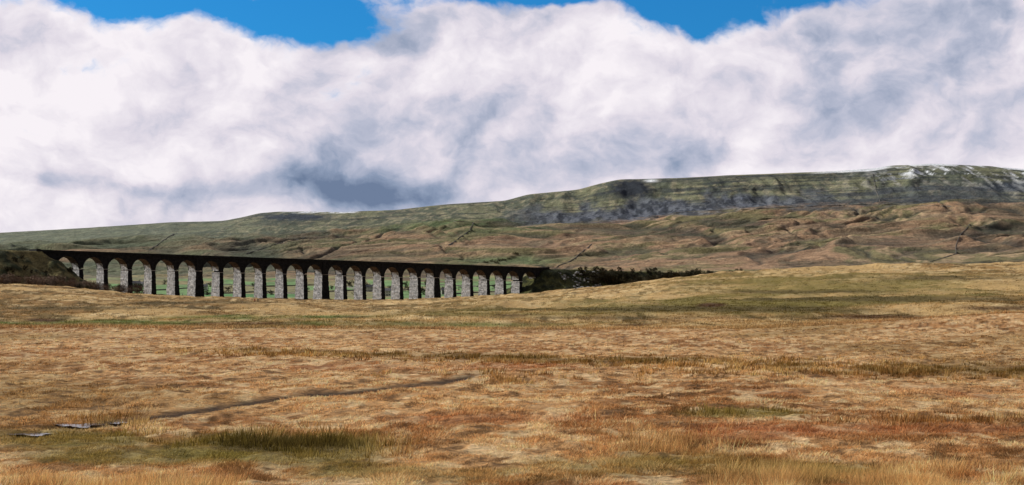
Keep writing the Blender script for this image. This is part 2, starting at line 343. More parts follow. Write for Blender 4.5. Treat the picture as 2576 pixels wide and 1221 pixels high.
def rushsel(x, y, X, Y, r):
    yb = 882+(x-400)*.027
    p = np.exp(-((y-yb)/(7+8*ss(1000,2500,x)))**2)*ss(250,800,x)*1.1
    for (a, b_, sx, sy, k) in [(720,1122,190,20,1),(300,1065,90,10,.6),(450,1100,150,12,.4),(1870,1040,110,7,.7),(2300,1060,280,8,.5),(1700,945,500,8,.2),(1190,935,60,5,.6),(1280,965,60,6,.7)]:
        p = np.maximum(p, k*np.exp(-((x-a)/sx)**2-((y-b_)/sy)**2))
    return r.uniform(0, 1, len(x)) < p*ss(.34,.5,fbm(X/1.6, Y/3, 3, 91))*1.2
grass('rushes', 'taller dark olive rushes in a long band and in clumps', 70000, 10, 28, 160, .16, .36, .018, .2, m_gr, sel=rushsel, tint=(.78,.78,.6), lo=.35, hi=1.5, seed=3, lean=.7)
def strawsel(x, y, X, Y, r):
    p = 1.0*ss(1165,1215,y)*ss(1650,2100,x)+.35*ss(1195,1230,y)*(1-ss(300,700,x))+.9*np.exp(-((x-300)/60)**2-((y-1058)/9)**2)+.3*np.exp(-((x-1700)/160)**2-((y-1110)/30)**2)
    return r.uniform(0, 1, len(x)) < p*ss(.36,.55,fbm(X/1.2, Y/1.6, 3, 93))
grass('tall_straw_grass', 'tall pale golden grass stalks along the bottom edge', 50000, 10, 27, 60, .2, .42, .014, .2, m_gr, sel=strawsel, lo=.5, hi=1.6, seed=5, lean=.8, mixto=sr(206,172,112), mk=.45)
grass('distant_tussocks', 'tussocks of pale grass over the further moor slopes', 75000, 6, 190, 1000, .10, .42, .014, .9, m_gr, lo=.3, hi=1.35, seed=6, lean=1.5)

# ------------------------------------------------------------ the viaduct
Y0 = 958.0; X0 = -1147.5/F*Y0; dv = Vector((51.1/F*Y0, .0114*Y0)); PITCH = dv.length; ang = math.atan2(dv.y, dv.x); dv.normalize(); tv = Vector((-dv.y, dv.x))
def stone(name, c1, c2, mort, bump=.6, lo=.4, hi=1.45):
    m, nt, b = nm(name); L = nt.links.new; tc = add(nt, 'ShaderNodeTexCoord'); sp = add(nt, 'ShaderNodeSeparateXYZ'); L(tc.outputs['Object'], sp.inputs[0])
    s = add(nt, 'ShaderNodeMath', operation='ADD'); L(sp.outputs[0], s.inputs[0]); L(sp.outputs[1], s.inputs[1])
    cb = add(nt, 'ShaderNodeCombineXYZ'); L(s.outputs[0], cb.inputs[0]); L(sp.outputs[2], cb.inputs[1])
    br = add(nt, 'ShaderNodeTexBrick', Scale=1.0); br.inputs['Brick Width'].default_value = 1.7; br.inputs['Row Height'].default_value = .85; br.inputs['Mortar Size'].default_value = .06
    br.inputs['Color1'].default_value = (*c1, 1); br.inputs['Color2'].default_value = (*c2, 1); br.inputs['Mortar'].default_value = (*mort, 1); L(cb.outputs[0], br.inputs['Vector'])
    n = add(nt, 'ShaderNodeTexNoise', Scale=.55, Detail=6.0, Roughness=.75); L(tc.outputs['Object'], n.inputs['Vector'])
    r = add(nt, 'ShaderNodeMapRange'); L(n.outputs['Fac'], r.inputs[0]); r.inputs[1].default_value = .35; r.inputs[2].default_value = .65; r.inputs[3].default_value = lo; r.inputs[4].default_value = hi
    v = add(nt, 'ShaderNodeVectorMath', operation='SCALE'); L(br.outputs['Color'], v.inputs[0]); L(r.outputs[0], v.inputs['Scale']); L(v.outputs[0], b.inputs['Base Color'])
    n2 = add(nt, 'ShaderNodeTexNoise', Scale=1.2, Detail=5.0); L(tc.outputs['Object'], n2.inputs['Vector'])
    bp = add(nt, 'ShaderNodeBump', Strength=bump, Distance=.5); L(n2.outputs['Fac'], bp.inputs['Height']); L(bp.outputs[0], b.inputs['Normal'])
    b.inputs['Roughness'].default_value = .95; b.inputs['Specular IOR Level'].default_value = .1
    return m
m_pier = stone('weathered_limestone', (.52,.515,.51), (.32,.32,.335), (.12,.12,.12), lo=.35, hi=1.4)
m_dark = stone('shade_dark_limestone', (.026,.027,.03), (.018,.019,.022), (.01,.01,.012))  # viaduct front's shade put into a near-black copy of the limestone
m_brick = stone('arch_brickwork', (.13,.085,.065), (.08,.06,.05), (.045,.038,.035), .3)
VIA = empty('railway_viaduct', (X0, Y0, 0), ang, 'long dark stone railway viaduct of twenty four arches crossing the valley', 'viaduct')
ztop = lambda s: EZ+27.6+(22.0-27.6)*s/(24*PITCH)
WID = 9.0
def gz(s, t):
    p = Vector((X0, Y0))+dv*s+tv*t; return float(height(np.array([p.x]), np.array([p.y]))[0])
half = [0]*25
for i in range(25): half[i] = 2.4 if i in (6, 12, 18) else 1.35
half[0] = half[24] = .0
def sp_z(i): return ztop((i+.5)*PITCH)-3.4-(PITCH-half[i]-half[i+1])/2*1.0
for i in range(24):
    a, b_ = i*PITCH, (i+1)*PITCH; l, r_ = a+half[i], b_-half[i+1]; cx = (l+r_)/2; R = (r_-l)/2; zs = sp_z(i)
    NA = 20; prof = [(a, zs)] if half[i] else []
    arc = [(cx-R*math.cos(math.pi*k/NA), zs+R*math.sin(math.pi*k/NA)) for k in range(NA+1)]
    prof += arc+([(b_, zs)] if half[i+1] else [])
    V = []; Fc = []
    for (s, z) in prof: V += [(s, 0, z), (s, 0, ztop(s)-1.5), (s, WID, z), (s, WID, ztop(s)-1.5)]
    for k in range(len(prof)-1):
        o = 4*k; Fc += [(o, o+4, o+5, o+1), (o+2, o+3, o+7, o+6), (o, o+2, o+6, o+4), (o+1, o+5, o+7, o+3)]
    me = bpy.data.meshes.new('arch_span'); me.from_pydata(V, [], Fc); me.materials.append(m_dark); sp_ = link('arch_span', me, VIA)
    V = []; Fc = []; Ri = R-.04
    for k in range(NA+1):
        c_, s_ = math.cos(math.pi*k/NA), math.sin(math.pi*k/NA)
        for t in (.6, WID-.6): V.append((cx-Ri*c_, t, zs+Ri*s_))
    for k in range(NA): Fc.append((2*k, 2*k+1, 2*k+3, 2*k+2))
    me = bpy.data.meshes.new('brick_soffit'); me.from_pydata(V, [], Fc); me.materials.append(m_brick); me.materials.append(m_pier)
    for k, p in enumerate(me.polygons): p.material_index = 1 if (k < 3 or k > NA-4) else 0  # pale stone near the springing paints light running up into the arch
    link('brick_soffit', me, sp_)
    V = []; Fc = []; Ro = R+.85
    for t in (-.12, WID+.12):
        for k in range(NA+1):
            c_, s_ = math.cos(math.pi*k/NA), math.sin(math.pi*k/NA); V += [(cx-(R-.06)*c_, t, zs+(R-.06)*s_), (cx-Ro*c_, t, zs+Ro*s_), (cx-(R-.06)*c_, .6 if t < 0 else WID-.6, zs+(R-.06)*s_), (cx-Ro*c_, .1 if t < 0 else WID-.1, zs+Ro*s_)]
    hv = len(V)//2
    for k in range(NA): o = 4*k; Fc += [(o, o+4, o+5, o+1), (o+1, o+5, o+7, o+3), (o, o+2, o+6, o+4)]
    for q in (0, 1):
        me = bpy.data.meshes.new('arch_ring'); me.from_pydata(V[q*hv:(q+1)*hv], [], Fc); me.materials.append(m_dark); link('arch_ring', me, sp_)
rp = random.Random(3)
for i in range(1, 24):
    s0 = i*PITCH; zt = min(sp_z(i-1), sp_z(i)); zb = min(gz(s0, 0), gz(s0, WID), gz(s0, 4))-2.0; H = zt-zb; king = i in (6, 12, 18)
    bl = .06 if king else .024; bt = .05; V = []; Fc = []; n = int(H/.85)
    for k in range(n+1):
        z = zt-H*k/n; d = zt-z; hl = half[i]+.02+bl*d*(1.0); ht = bt*d
        j = lambda: rp.uniform(-.16, .16)
        ring = [(s0-hl+j(), -ht+j(), z), (s0+j()*.3, -ht-.05+j(), z), (s0+hl+j(), -ht+j(), z), (s0+hl+j(), WID*.33, z), (s0+hl+j(), WID*.66, z), (s0+hl+j(), WID+ht+j(), z), (s0, WID+ht, z), (s0-hl+j(), WID+ht+j(), z), (s0-hl+j(), WID*.66, z), (s0-hl+j(), WID*.33, z)]
        V += ring
    for k in range(n):
        for q in range(10):
            o = 10*k; Fc.append((o+q, o+10+q, o+10+(q+1) % 10, o+(q+1) % 10))
    Fc.append(tuple(range(10)))
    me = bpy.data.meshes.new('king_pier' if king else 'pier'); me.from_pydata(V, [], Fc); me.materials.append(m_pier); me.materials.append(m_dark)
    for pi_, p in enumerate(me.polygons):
        if pi_ < n*10 and pi_ % 10 in (0, 1): p.material_index = 1  # pier fronts take the stone with shade in its colour
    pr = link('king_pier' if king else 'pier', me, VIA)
    if king: pr['label'] = 'broad buttressed pier that widens towards its foot'
    m = MB(); h = half[i]+.3; m.box(s0-h, s0+h, -.3, WID+.3, zt-.5, zt-.02); m.build('impost_band', m_pier, pr)
    if king:
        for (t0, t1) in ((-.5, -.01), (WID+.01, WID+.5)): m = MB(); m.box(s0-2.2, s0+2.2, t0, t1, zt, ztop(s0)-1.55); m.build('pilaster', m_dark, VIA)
SL, SR = -12.5, 24*PITCH+13
def bar(t0, t1, zo0, zo1, s0=SL, s1=SR):
    m = MB(); m.hexa([(s0,t0,ztop(s0)+zo0),(s1,t0,ztop(s1)+zo0),(s1,t1,ztop(s1)+zo0),(s0,t1,ztop(s0)+zo0),(s0,t0,ztop(s0)+zo1),(s1,t0,ztop(s1)+zo1),(s1,t1,ztop(s1)+zo1),(s0,t1,ztop(s0)+zo1)]); return m
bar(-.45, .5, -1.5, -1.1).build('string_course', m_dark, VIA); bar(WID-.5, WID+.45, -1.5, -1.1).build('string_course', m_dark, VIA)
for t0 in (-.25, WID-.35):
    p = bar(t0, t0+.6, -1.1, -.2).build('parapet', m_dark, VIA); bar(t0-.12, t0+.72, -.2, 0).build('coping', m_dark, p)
m_bal = plain('track_ballast', (.16,.14,.12), .3, 3)
bar(.5, WID-.5, -1.35, -.95).build('track_bed', m_bal, VIA)
m_rail = plain('rail_steel', (.12,.07,.05), .2, 5, .5)
for t in (3.2, 4.65): bar(t, t+.1, -.95, -.78).build('rail', m_rail, VIA)
for s0, s1 in ((SL, -.01), (24*PITCH+.01, SR)):
    zb = min(gz(s0, 0), gz(s1, 0))-3; m = MB()
    m.hexa([(s0-(1 if s0 < 0 else 0), -.9, zb), (s1+(0 if s0 < 0 else 1), -.9, zb), (s1+(0 if s0 < 0 else 1), WID+.9, zb), (s0-(1 if s0 < 0 else 0), WID+.9, zb), (s0, 0, ztop(s0)-1.5), (s1, 0, ztop(s1)-1.5), (s1, WID, ztop(s1)-1.5), (s0, WID, ztop(s0)-1.5)])
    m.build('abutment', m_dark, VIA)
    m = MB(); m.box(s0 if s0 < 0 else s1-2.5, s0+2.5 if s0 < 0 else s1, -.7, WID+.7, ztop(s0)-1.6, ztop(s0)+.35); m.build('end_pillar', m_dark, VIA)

# ------------------------------------------------------------ railway embankments
m_emb = attr_mat('embankment_turf', scales=((.25,.5),(1.1,.4)), bump=1.0, bscale=.6, bd=1.2)
def embank(s0, s1, core0, core1, ztf, c1, c2, seed, slope=1.45):
    S, Tt = np.meshgrid(np.arange(s0, s1, 1.5), np.arange(-62, 70, 1.5)); sh = S.shape
    dist = np.sqrt(np.maximum(0, np.maximum(core0-S, S-core1))**2+np.maximum(0, np.abs(Tt-WID/2)-5.0)**2)
    X = X0+dv.x*S+tv.x*Tt; Y = Y0+dv.y*S+tv.y*Tt
    n = fbm(S/14, Tt/14, 4, seed); n2 = fbm(S/3.5, Tt/3.5, 3, seed+5)
    Z = ztf(S)-dist/slope+(n-.5)*6*ss(0, 6, dist)+(n2-.5)*2.4*ss(0, 3, dist)
    g = height(X.ravel(), Y.ravel()).reshape(sh); keep = Z > g-1.5
    idx = np.arange(S.size).reshape(sh); k = keep[:-1, :-1] | keep[1:, :-1] | keep[:-1, 1:] | keep[1:, 1:]
    Q = np.stack([idx[:-1, :-1][k], idx[:-1, 1:][k], idx[1:, 1:][k], idx[1:, :-1][k]], 1)
    V = np.stack([X.ravel(), Y.ravel(), Z.ravel()], 1)
    w = ss(.44, .6, n.ravel()*.5+n2.ravel()*.5); col = np.asarray(c1)[None]*(1-w[:, None])+np.asarray(c2)[None]*w[:, None]
    used = np.unique(Q); mp = np.zeros(S.size, int); mp[used] = np.arange(len(used))
    return tag(link('embankment', fastmesh('embankment', V[used], quads=mp[Q], mat=m_emb, col=col[used], smooth=True)), kind='structure')
embank(-150, 75, -400, -9, lambda s: ztop(s)-1.0, sr(122,112,74), sr(58,62,40), 101)
zR = lambda s: np.where(s < 24*PITCH+14, ztop(s)-1.2, ztop(24*PITCH)-1.0-(s-24*PITCH)*.010)
embank(24*PITCH-40, 24*PITCH+330, 24*PITCH+10, 24*PITCH+300, zR, sr(86,86,50), sr(48,52,32), 111)
def emb_z(s, t, left):
    c0, c1 = (-400, -9) if left else (24*PITCH+10, 24*PITCH+300)
    d = math.hypot(max(0, c0-s, s-c1), max(0, abs(t-WID/2)-5.0)); zt_ = ztop(s)-1 if left else float(zR(np.float64(s)))
    return max(zt_-d/1.45, gz(s, t))
def wpos(s, t): p = Vector((X0, Y0))+dv*s+tv*t; return p.x, p.y

# ------------------------------------------------------------ trees and scrub
m_trunk = plain('bark', (.09,.07,.055), .3, 3)
def fol(name, c1, c2): return plain(name, c1, .35, .9, .95, col2=c2, bump=0)
m_f = [fol('dark_thicket_twigs', sr(44,44,30), sr(72,66,46)), fol('olive_scrub_twigs', sr(58,54,36), sr(88,80,56)), fol('purple_brown_twigs', sr(98,80,70), sr(142,120,102)), fol('dark_conifer', sr(38,48,32), sr(62,70,42))]
def make_tree(name, h, wd, mat, seed, n=420, lf=.55, low=.15):
    r = random.Random(seed); root = empty(name, (0, 0, 0)); m = MB()
    m.tube([(0,0,-.6),(.05*h*r.uniform(-1,1),.03*h,h*.35),(.05*h*r.uniform(-1,1),0,h*.8)], [.05*h,.035*h,.01*h]); ends = []
    for k in range(6):
        a = k*1.05+r.uniform(-.3,.3); z0 = h*r.uniform(.15,.55); L_ = wd*r.uniform(.35,.6); e = (math.cos(a)*L_, math.sin(a)*L_, z0+h*r.uniform(.15,.4))
        m.tube([(0,0,z0),(e[0]*.5,e[1]*.5,z0+(e[2]-z0)*.35),e], [.022*h,.015*h,.005*h], 5); ends.append(e)
    m.build('trunk', m_trunk, root, True)
    cl = [(Vector(e), wd*r.uniform(.16,.3)) for e in ends]+[(Vector((r.uniform(-.3,.3)*wd, r.uniform(-.3,.3)*wd, h*r.uniform(.35,.9))), wd*r.uniform(.14,.28)) for _ in range(7)]+[(Vector((r.uniform(-.35,.35)*wd, r.uniform(-.35,.35)*wd, h*low)), wd*.22) for _ in range(4)]
    V = []; Fc = []
    for k in range(n):
        c, rad = r.choice(cl); d = Vector((r.gauss(0,1), r.gauss(0,1), r.gauss(0,1))).normalized()*rad*r.random()**.4; p = c+d; p.z = max(p.z*1.0, .1)
        u = Vector((r.gauss(0,1), r.gauss(0,1), r.gauss(0,1))).normalized(); w = u.orthogonal().normalized(); s = lf*r.uniform(.5,1.3); o = len(V)
        V += [tuple(p+u*s), tuple(p-u*s*.5+w*s*.45), tuple(p-u*s*.5-w*s*.45)]; Fc.append((o, o+1, o+2))
    me = bpy.data.meshes.new('crown'); me.from_pydata(V, [], Fc); me.materials.append(mat); link('crown', me, root)
    return root
def place(proto, loc, sc, rz, label, cat, group, first):
    o = proto if first else copy_tree(proto)
    o.location = loc; o.scale = (sc, sc, sc*random.uniform(.85,1.15)); o.rotation_euler = (0, 0, rz); return tag(o, label, cat, group)
prots = [make_tree('scrub_tree', 7, 6.5, m_f[0], 11, 1000, .5), make_tree('scrub_tree', 6, 7, m_f[1], 12, 950, .5), make_tree('scrub_tree', 8, 6, m_f[0], 13, 1000, .5)]
used = [False]*3; S24 = 24*PITCH
for k in range(170):
    j = k % 3; u_ = k/170.0; s = S24+42+u_*200+random.uniform(-4,4); t = random.choice((-3,-7,-10,-14,-19,-24,-30,-36))+random.uniform(-3,3)
    if s < S24+74 and t < -18: t = -12+random.uniform(-5,3)
    x, y = wpos(s, t); q = random.uniform(.6,1.15)*(1.1 if t < -12 else .7)*(1-.45*u_**3); place(prots[j], (x, y, emb_z(s, t, False)-.5), q, random.uniform(0,6.28), 'dark bare scrub tree in the thicket right of the viaduct', 'tree', 'scrub trees on the right embankment', not used[j]); used[j] = True
for k in range(26):
    s = random.uniform(-70, 4); t = random.uniform(-34, -6)-max(0, s+10)*.5; x, y = wpos(s, t)
    place(prots[k % 3], (x, y, emb_z(s, t, True)-.4), random.uniform(.25,.5), random.uniform(0,6.28), 'low dark scrub bush on the slope of the left embankment', 'shrub', 'scrub bushes on the left embankment slope', False)
bp_ = make_tree('bare_shrub', 4.2, 6, m_f[2], 21, 600, .35); f_ = True
for k in range(44):
    s = -82+k*2.8+random.uniform(-3,3); t = -40+random.uniform(-8,11)+max(0,k-24)*.7; x, y = wpos(s, t)
    place(bp_, (x, y, emb_z(s, t, True)-.1), random.uniform(.7,1.35), random.uniform(0,6.28), 'purple brown leafless shrub at the foot of the left embankment', 'shrub', 'shrubs below the left embankment', f_); f_ = False
vt = [make_tree('valley_tree', 9, 8, m_f[3], 31, 380, .8), make_tree('valley_tree', 8, 9, m_f[0], 32, 380, .8)]; used = [False]*2
for k, (x_, y_) in enumerate([(300,728),(316,731),(352,727),(366,722),(415,716),(520,727),(528,722),(575,735),(640,728),(700,716),(748,720),(770,735),(835,728),(880,722),(925,728),(935,733),(968,737),(984,731),(1020,724),(1030,738),(1075,722),(1118,731),(1128,726),(1165,733),(1210,722),(1245,728),(1255,731),(1290,716),(1065,742),(895,742),(600,745),(680,742),(520,743)]):
    X, Y, Z = at(x_, y_, 1300, 2600); place(vt[k % 2], (X, Y, Z-.3), random.uniform(.5,1.0), random.uniform(0,6), 'small dark tree on the green valley floor behind the arches', 'tree', 'trees on the valley floor', not used[k % 2]); used[k % 2] = True
fb = make_tree('hillside_shrub', 3, 9, m_f[1], 41, 260, .7); f_ = True
for (x_, y_) in [(1222,662),(1238,659),(1257,657),(1268,655),(1280,652),(1290,647),(1298,641),(1250,663)]:
    X, Y, Z = at(x_, y_, 2000); place(fb, (X, Y, Z-.3), random.uniform(.7,1.4), random.uniform(0,6), 'dark shrub in a gully on the brown hillside', 'shrub', 'shrubs in the hillside gullies', f_); f_ = False

# ------------------------------------------------------------ drystone walls, farms, boulders
m_wall = plain('drystone', (.17,.16,.14), .4, 1.0)
def dwall(pts, label, hgt=1.8, y0=1250, th=1.0):
    P = []; rj = random.Random(len(label)); j = 0
    for (a, b_), (c, d) in zip(pts[:-1], pts[1:]):
        n = max(2, int(math.hypot(c-a, d-b_)/7))
        for k in range(n): j = j*.8+rj.uniform(-2.2, 2.2); P.append(at(a+(c-a)*k/n+j, b_+(d-b_)*k/n, y0))
    P.append(at(*pts[-1], y0)); V = []; Fc = []
    for i, p in enumerate(P):
        q = Vector(P[min(i+1, len(P)-1)])-Vector(P[max(i-1, 0)]); n = Vector((-q.y, q.x, 0)).normalized()*th/2; h = hgt*random.uniform(.8,1.1)
        V += [(p[0]-n.x, p[1]-n.y, p[2]-1.5), (p[0]+n.x, p[1]+n.y, p[2]-1.5), (p[0]+n.x*.6, p[1]+n.y*.6, p[2]+h), (p[0]-n.x*.6, p[1]-n.y*.6, p[2]+h)]
    for i in range(len(P)-1):
        o = 4*i
        for q in range(4): Fc.append((o+q, o+(q+1) % 4, o+4+(q+1) % 4, o+4+q))
    Fc += [(0,3,2,1), tuple(len(V)-4+q for q in range(4))]
    me = bpy.data.meshes.new('drystone_wall'); me.from_pydata(V, [], Fc); me.materials.append(m_wall)
    tag(link('drystone_wall', me), label, 'wall')
dwall([(446,586),(410,606),(375,630)], 'drystone wall running up the pale green slope at far left', 1.2)
dwall([(1192,561),(1182,582),(1150,602),(1128,618)], 'drystone wall zigzagging down the slope at mid hill', 1.5)
dwall([(900,552),(1020,551),(1190,560)], 'thin drystone wall running level below the long ridge', .9)
dwall([(1490,615),(1462,635),(1432,660),(1400,674)], 'drystone wall descending the brown slope above the right embankment', 1.4)
dwall([(2215,512),(2203,480),(2196,438)], 'straight drystone wall climbing the steep scarp to the summit', 1.1)
dwall([(2440,565),(2418,590),(2405,640),(2340,660)], 'drystone wall following a gully at far right', 1.0)
dwall([(1700,535),(1950,524),(2200,514),(2400,520)], 'drystone wall along the top of the russet slope', .9)
dwall([(620,640),(690,616),(770,598)], 'drystone wall slanting up the hill behind the left arches', 1.1)
for i, (pts, lb) in enumerate([([(300,735),(420,730),(500,724)], 'field wall behind the second to fifth arches'), ([(500,742),(640,736),(760,740)], 'low field wall behind the arches left of centre'),
     ([(520,715),(660,722),(800,718)], 'upper field wall across the green fields left of centre'), ([(820,735),(960,728),(1110,733)], 'field wall behind the arches right of the middle pier'),
     ([(840,716),(900,730)], 'short field wall running uphill behind the middle arches'), ([(1060,716),(1200,722),(1300,715)], 'upper field wall behind the right hand arches'), ([(1120,742),(1220,736),(1310,734)], 'low field wall behind the last arches')]):
    dwall(pts, lb, 1.4, 1300, 1.0)
m_hw = [plain('grey_farm_stone', (.3,.29,.27), .2, .8), plain('whitewash', (.72,.71,.68), .08, .8)]; m_roof = plain('stone_slate', (.13,.13,.14), .25, .8); m_win = plain('window_glass', (.02,.025,.03), .2, 1, .2); m_door = plain('door_paint', (.06,.08,.05), .1)
def farm(x_, y_, L_, W_, H_, wall, rz, label, Ymin=1350):
    X, Y, Z = at(x_, y_, Ymin, 2600); r = empty('farmhouse', (X, Y, Z), rz, label, 'house'); m = MB(); a, b_ = L_/2, W_/2; rh = W_*.42
    m.v = [(-a,-b_,-1.5),(a,-b_,-1.5),(a,b_,-1.5),(-a,b_,-1.5),(-a,-b_,H_),(a,-b_,H_),(a,b_,H_),(-a,b_,H_),(-a,0,H_+rh),(a,0,H_+rh)]
    m.f = [(0,1,5,4),(2,3,7,6),(1,2,6,9,5),(3,0,4,8,7),(0,3,2,1)]; m.build('wall', m_hw[wall], r)
    m = MB()
    for s in (-1, 1): m.hexa([(-a-.3,s*(b_+.4),H_-.15),(a+.3,s*(b_+.4),H_-.15),(a+.3,0,H_+rh+.05),(-a-.3,0,H_+rh+.05),(-a-.3,s*(b_+.4),H_+.1),(a+.3,s*(b_+.4),H_+.1),(a+.3,0,H_+rh+.3),(-a-.3,0,H_+rh+.3)])
    rf = m.build('roof', m_roof, r)
    for s in (-1, 1): m = MB(); m.box(s*(a-.7)-.45, s*(a-.7)+.45, -.4, .4, H_+rh-.3, H_+rh+1.3); m.box(s*(a-.7)-.2, s*(a-.7)+.2, -.2, .2, H_+rh+1.3, H_+rh+1.7); m.build('chimney', m_hw[wall], rf)
    for q in (-.65,-.22,.22,.65):
        for zz in (1.0, H_-1.6):
            if zz == 1.0 and q == .22: continue
            m = MB(); m.box(q*a-.5, q*a+.5, -b_-.06, -b_+.02, zz, zz+1.1); m.build('window', m_win, r)
    m = MB(); m.box(.22*a-.5, .22*a+.5, -b_-.05, -b_+.02, 0, 2.1); m.build('door', m_door, r)
farm(341,724,11,7,5,0,.2,'grey stone farmhouse behind the arch beside the third pier', 1400)
farm(355,722,8,6,3.6,0,-.3,'low stone barn just right of the left hand farmhouse', 1500)
farm(512,731,9,6,4.5,1,.1,'small white cottage seen just right of the thick left pier')
farm(927,734,10,6,5,1,.3,'white cottage furthest left of the pair near the middle arches')
farm(972,745,11,6.5,5,1,-.1,'bright white farmhouse low behind the arches right of centre', 1300)
farm(1122,741,10,6,4.5,0,.15,'grey stone cottage just right of the thick right pier', 1300)
m_rock = plain('limestone_boulder', (.26,.26,.25), .4, 1.2, bump=.6, bd=.3); rocks = []
for q in range(3):
    bm = bmesh.new(); bmesh.ops.create_icosphere(bm, subdivisions=2, radius=1); r = random.Random(q)
    for v in bm.verts: v.co *= r.uniform(.72, 1.2); v.co.z *= .7
    me = bpy.data.meshes.new('boulder'); bm.to_mesh(me); bm.free(); me.materials.append(m_rock); rocks.append(me)
for k in range(90):
    s = S24+16+random.uniform(0, 50); t = -random.uniform(6, 32)+ (s-S24-16)*.12; x, y = wpos(s, t)
    o = link('boulder', rocks[k % 3]); q = random.uniform(.5, 1.7); o.location = (x, y, emb_z(s, t, False)+.2); o.scale = (q, q, q); o.rotation_euler = (0, 0, random.uniform(0, 6)); tag(o, 'grey boulder in the rock spill beside the right end of the viaduct', 'rock', 'boulders below the right abutment')

# ------------------------------------------------------------ walkers
m_skin = plain('skin', (.45,.28,.2), .05, 5, .6, bump=0)
def skinned(name, verts, edges, rad, mat, parent=None, sub=1):
    me = bpy.data.meshes.new(name); me.from_pydata(verts, edges, []); me.materials.append(mat); o = link(name, me, parent)
    md = o.modifiers.new('s', 'SKIN'); md.use_smooth_shade = True; sv = me.skin_vertices[0].data
    for i, r in enumerate(rad): sv[i].radius = (r, r) if not isinstance(r, tuple) else r; sv[i].use_root = (i == 0)
    o.modifiers.new('u', 'SUBSURF').levels = sub; return o
def person(X, Y, rz, jacket, trousers, hair, label, stride=.28, grp=None):
    Z = float(height(np.array([X]), np.array([Y]))[0]); root = empty('person', (X, Y, Z), rz, label, 'person', grp)
    st = stride; V = [(0,0,.95)]; E = []; R = [(.15,.11)]
    def ad(p, par, r): V.append(p); E.append((par, len(V)-1)); R.append(r); return len(V)-1
    a = ad((0,0,1.2),0,(.14,.1)); b_ = ad((0,0,1.42),a,(.16,.1)); c = ad((0,0,1.53),b_,.055); d = ad((0,-.02,1.6),c,(.075,.085)); ad((0,-.01,1.7),d,(.07,.085)); ad((0,-.115,1.6),d,.018)
    legs = []; arms = []
    for s in (-1, 1):
        h = ad((.09*s,0,.88),0,.09); k = ad((.1*s,-st*.5*s-.03,.48),h,.058); an = ad((.1*s,-st*s,.09),k,.038); ad((.1*s,-st*s-.16,.035),an,.035); legs.append([V[h],V[k],V[an]])
        sh = ad((.18*s,0,1.4),b_,.06); el = ad((.24*s,.06+st*.3*s,1.13),sh,.042); wr = ad((.25*s,-.05+st*.6*s,.9),el,.028); pm = ad((.25*s,-.07+st*.62*s,.82),wr,.035); arms.append([V[sh],V[el],V[wr]])
        for q in range(4): f1 = ad((.25*s,-.1+q*.02+st*.62*s,.77),pm,.009); ad((.245*s,-.1+q*.02+st*.62*s,.735+.006*abs(q-1)),f1,.008)
        ad((.23*s,-.12+st*.62*s,.8),pm,.01)
    skinned('body', V, E, R, m_skin, root)
    V = [(0,0,1.0),(0,0,1.2),(0,0,1.42),(0,0,1.5)]; E = [(0,1),(1,2),(2,3)]; R = [(.19,.145),(.175,.13),(.185,.125),.09]
    for A in arms: n = len(V); V += A; E += [(2,n),(n,n+1),(n+1,n+2)]; R += [.085,.062,.048]
    skinned('jacket', V, E, R, jacket, root)
    V = [(0,0,.98)]; E = []; R = [(.175,.13)]
    for A in legs: n = len(V); V += A; E += [(0,n),(n,n+1),(n+1,n+2)]; R += [.11,.078,.06]
    skinned('trousers', V, E, R, trousers, root)
    skinned('hair', [(0,.02,1.66),(0,.02,1.74)], [(0,1)], [(.085,.09),(.07,.075)], hair, root)
m_j = [plain('red_jacket', (.6,.07,.03), .1, 4), plain('black_jacket', (.03,.03,.035), .1, 4), plain('blue_jacket', (.05,.1,.3), .1, 4)]; m_t = plain('dark_trousers', (.03,.03,.04), .1, 4); m_h = plain('brown_hair', (.06,.035,.02), .2, 9)
def wp(x_, Y): return (x_-HX)/F*Y, Y
person(*wp(641,585), .5, m_j[0], m_t, m_h, 'walker in a red jacket crossing the moor before the viaduct')
person(*wp(649,588), .6, m_j[1], m_t, m_h, 'walker in black just right of the one in red')
person(*wp(362,925), 1.6, m_j[2], m_t, m_h, 'walker in blue near the fourth pier of the viaduct')
person(*wp(369,928), 1.4, m_j[1], m_t, m_h, 'walker in dark clothes just right of the one in blue')
person(*wp(452,935), 1.6, m_j[1], m_t, m_h, 'left walker of the pair beside the thick left pier')
person(*wp(459,937), 1.4, m_j[2], m_t, m_h, 'right walker of the pair beside the thick left pier')

# ------------------------------------------------------------ light, sky
EL = math.radians(33); S = Vector((-.952, .317, 0)).normalized()*math.cos(EL); S.z = math.sin(EL)
sl = bpy.data.lights.new('sun', 'SUN'); sl.energy = 4.5; sl.angle = math.radians(.5); sl.color = (1, .95, .87)
so = bpy.data.objects.new('sun', sl); C.objects.link(so); so.rotation_euler = (-S).to_track_quat('-Z', 'Y').to_euler(); so.location = (-60, 20, 60)
w = bpy.data.worlds.new('World'); bpy.context.scene.world = w; w.use_nodes = True; nt = w.node_tree; L = nt.links.new; nt.nodes.clear()
def V_(n, i, v):
    if isinstance(v, (int, float)): n.inputs[i].default_value = v
    else: L(v, n.inputs[i])
def M(op, a, b=0.0, c=None):
    n = nt.nodes.new('ShaderNodeMath'); n.operation = op; V_(n, 0, a); V_(n, 1, b)
    if c is not None: V_(n, 2, c)
    return n.outputs[0]
def SS(a, b, x):
    n = nt.nodes.new('ShaderNodeMapRange'); n.interpolation_type = 'SMOOTHSTEP'; L(x, n.inputs[0]); n.inputs[1].default_value = a; n.inputs[2].default_value = b; return n.outputs[0]
tc = nt.nodes.new('ShaderNodeTexCoord'); sp = nt.nodes.new('ShaderNodeSeparateXYZ'); L(tc.outputs['Generated'], sp.inputs[0]); dx, dy, dz = sp.outputs
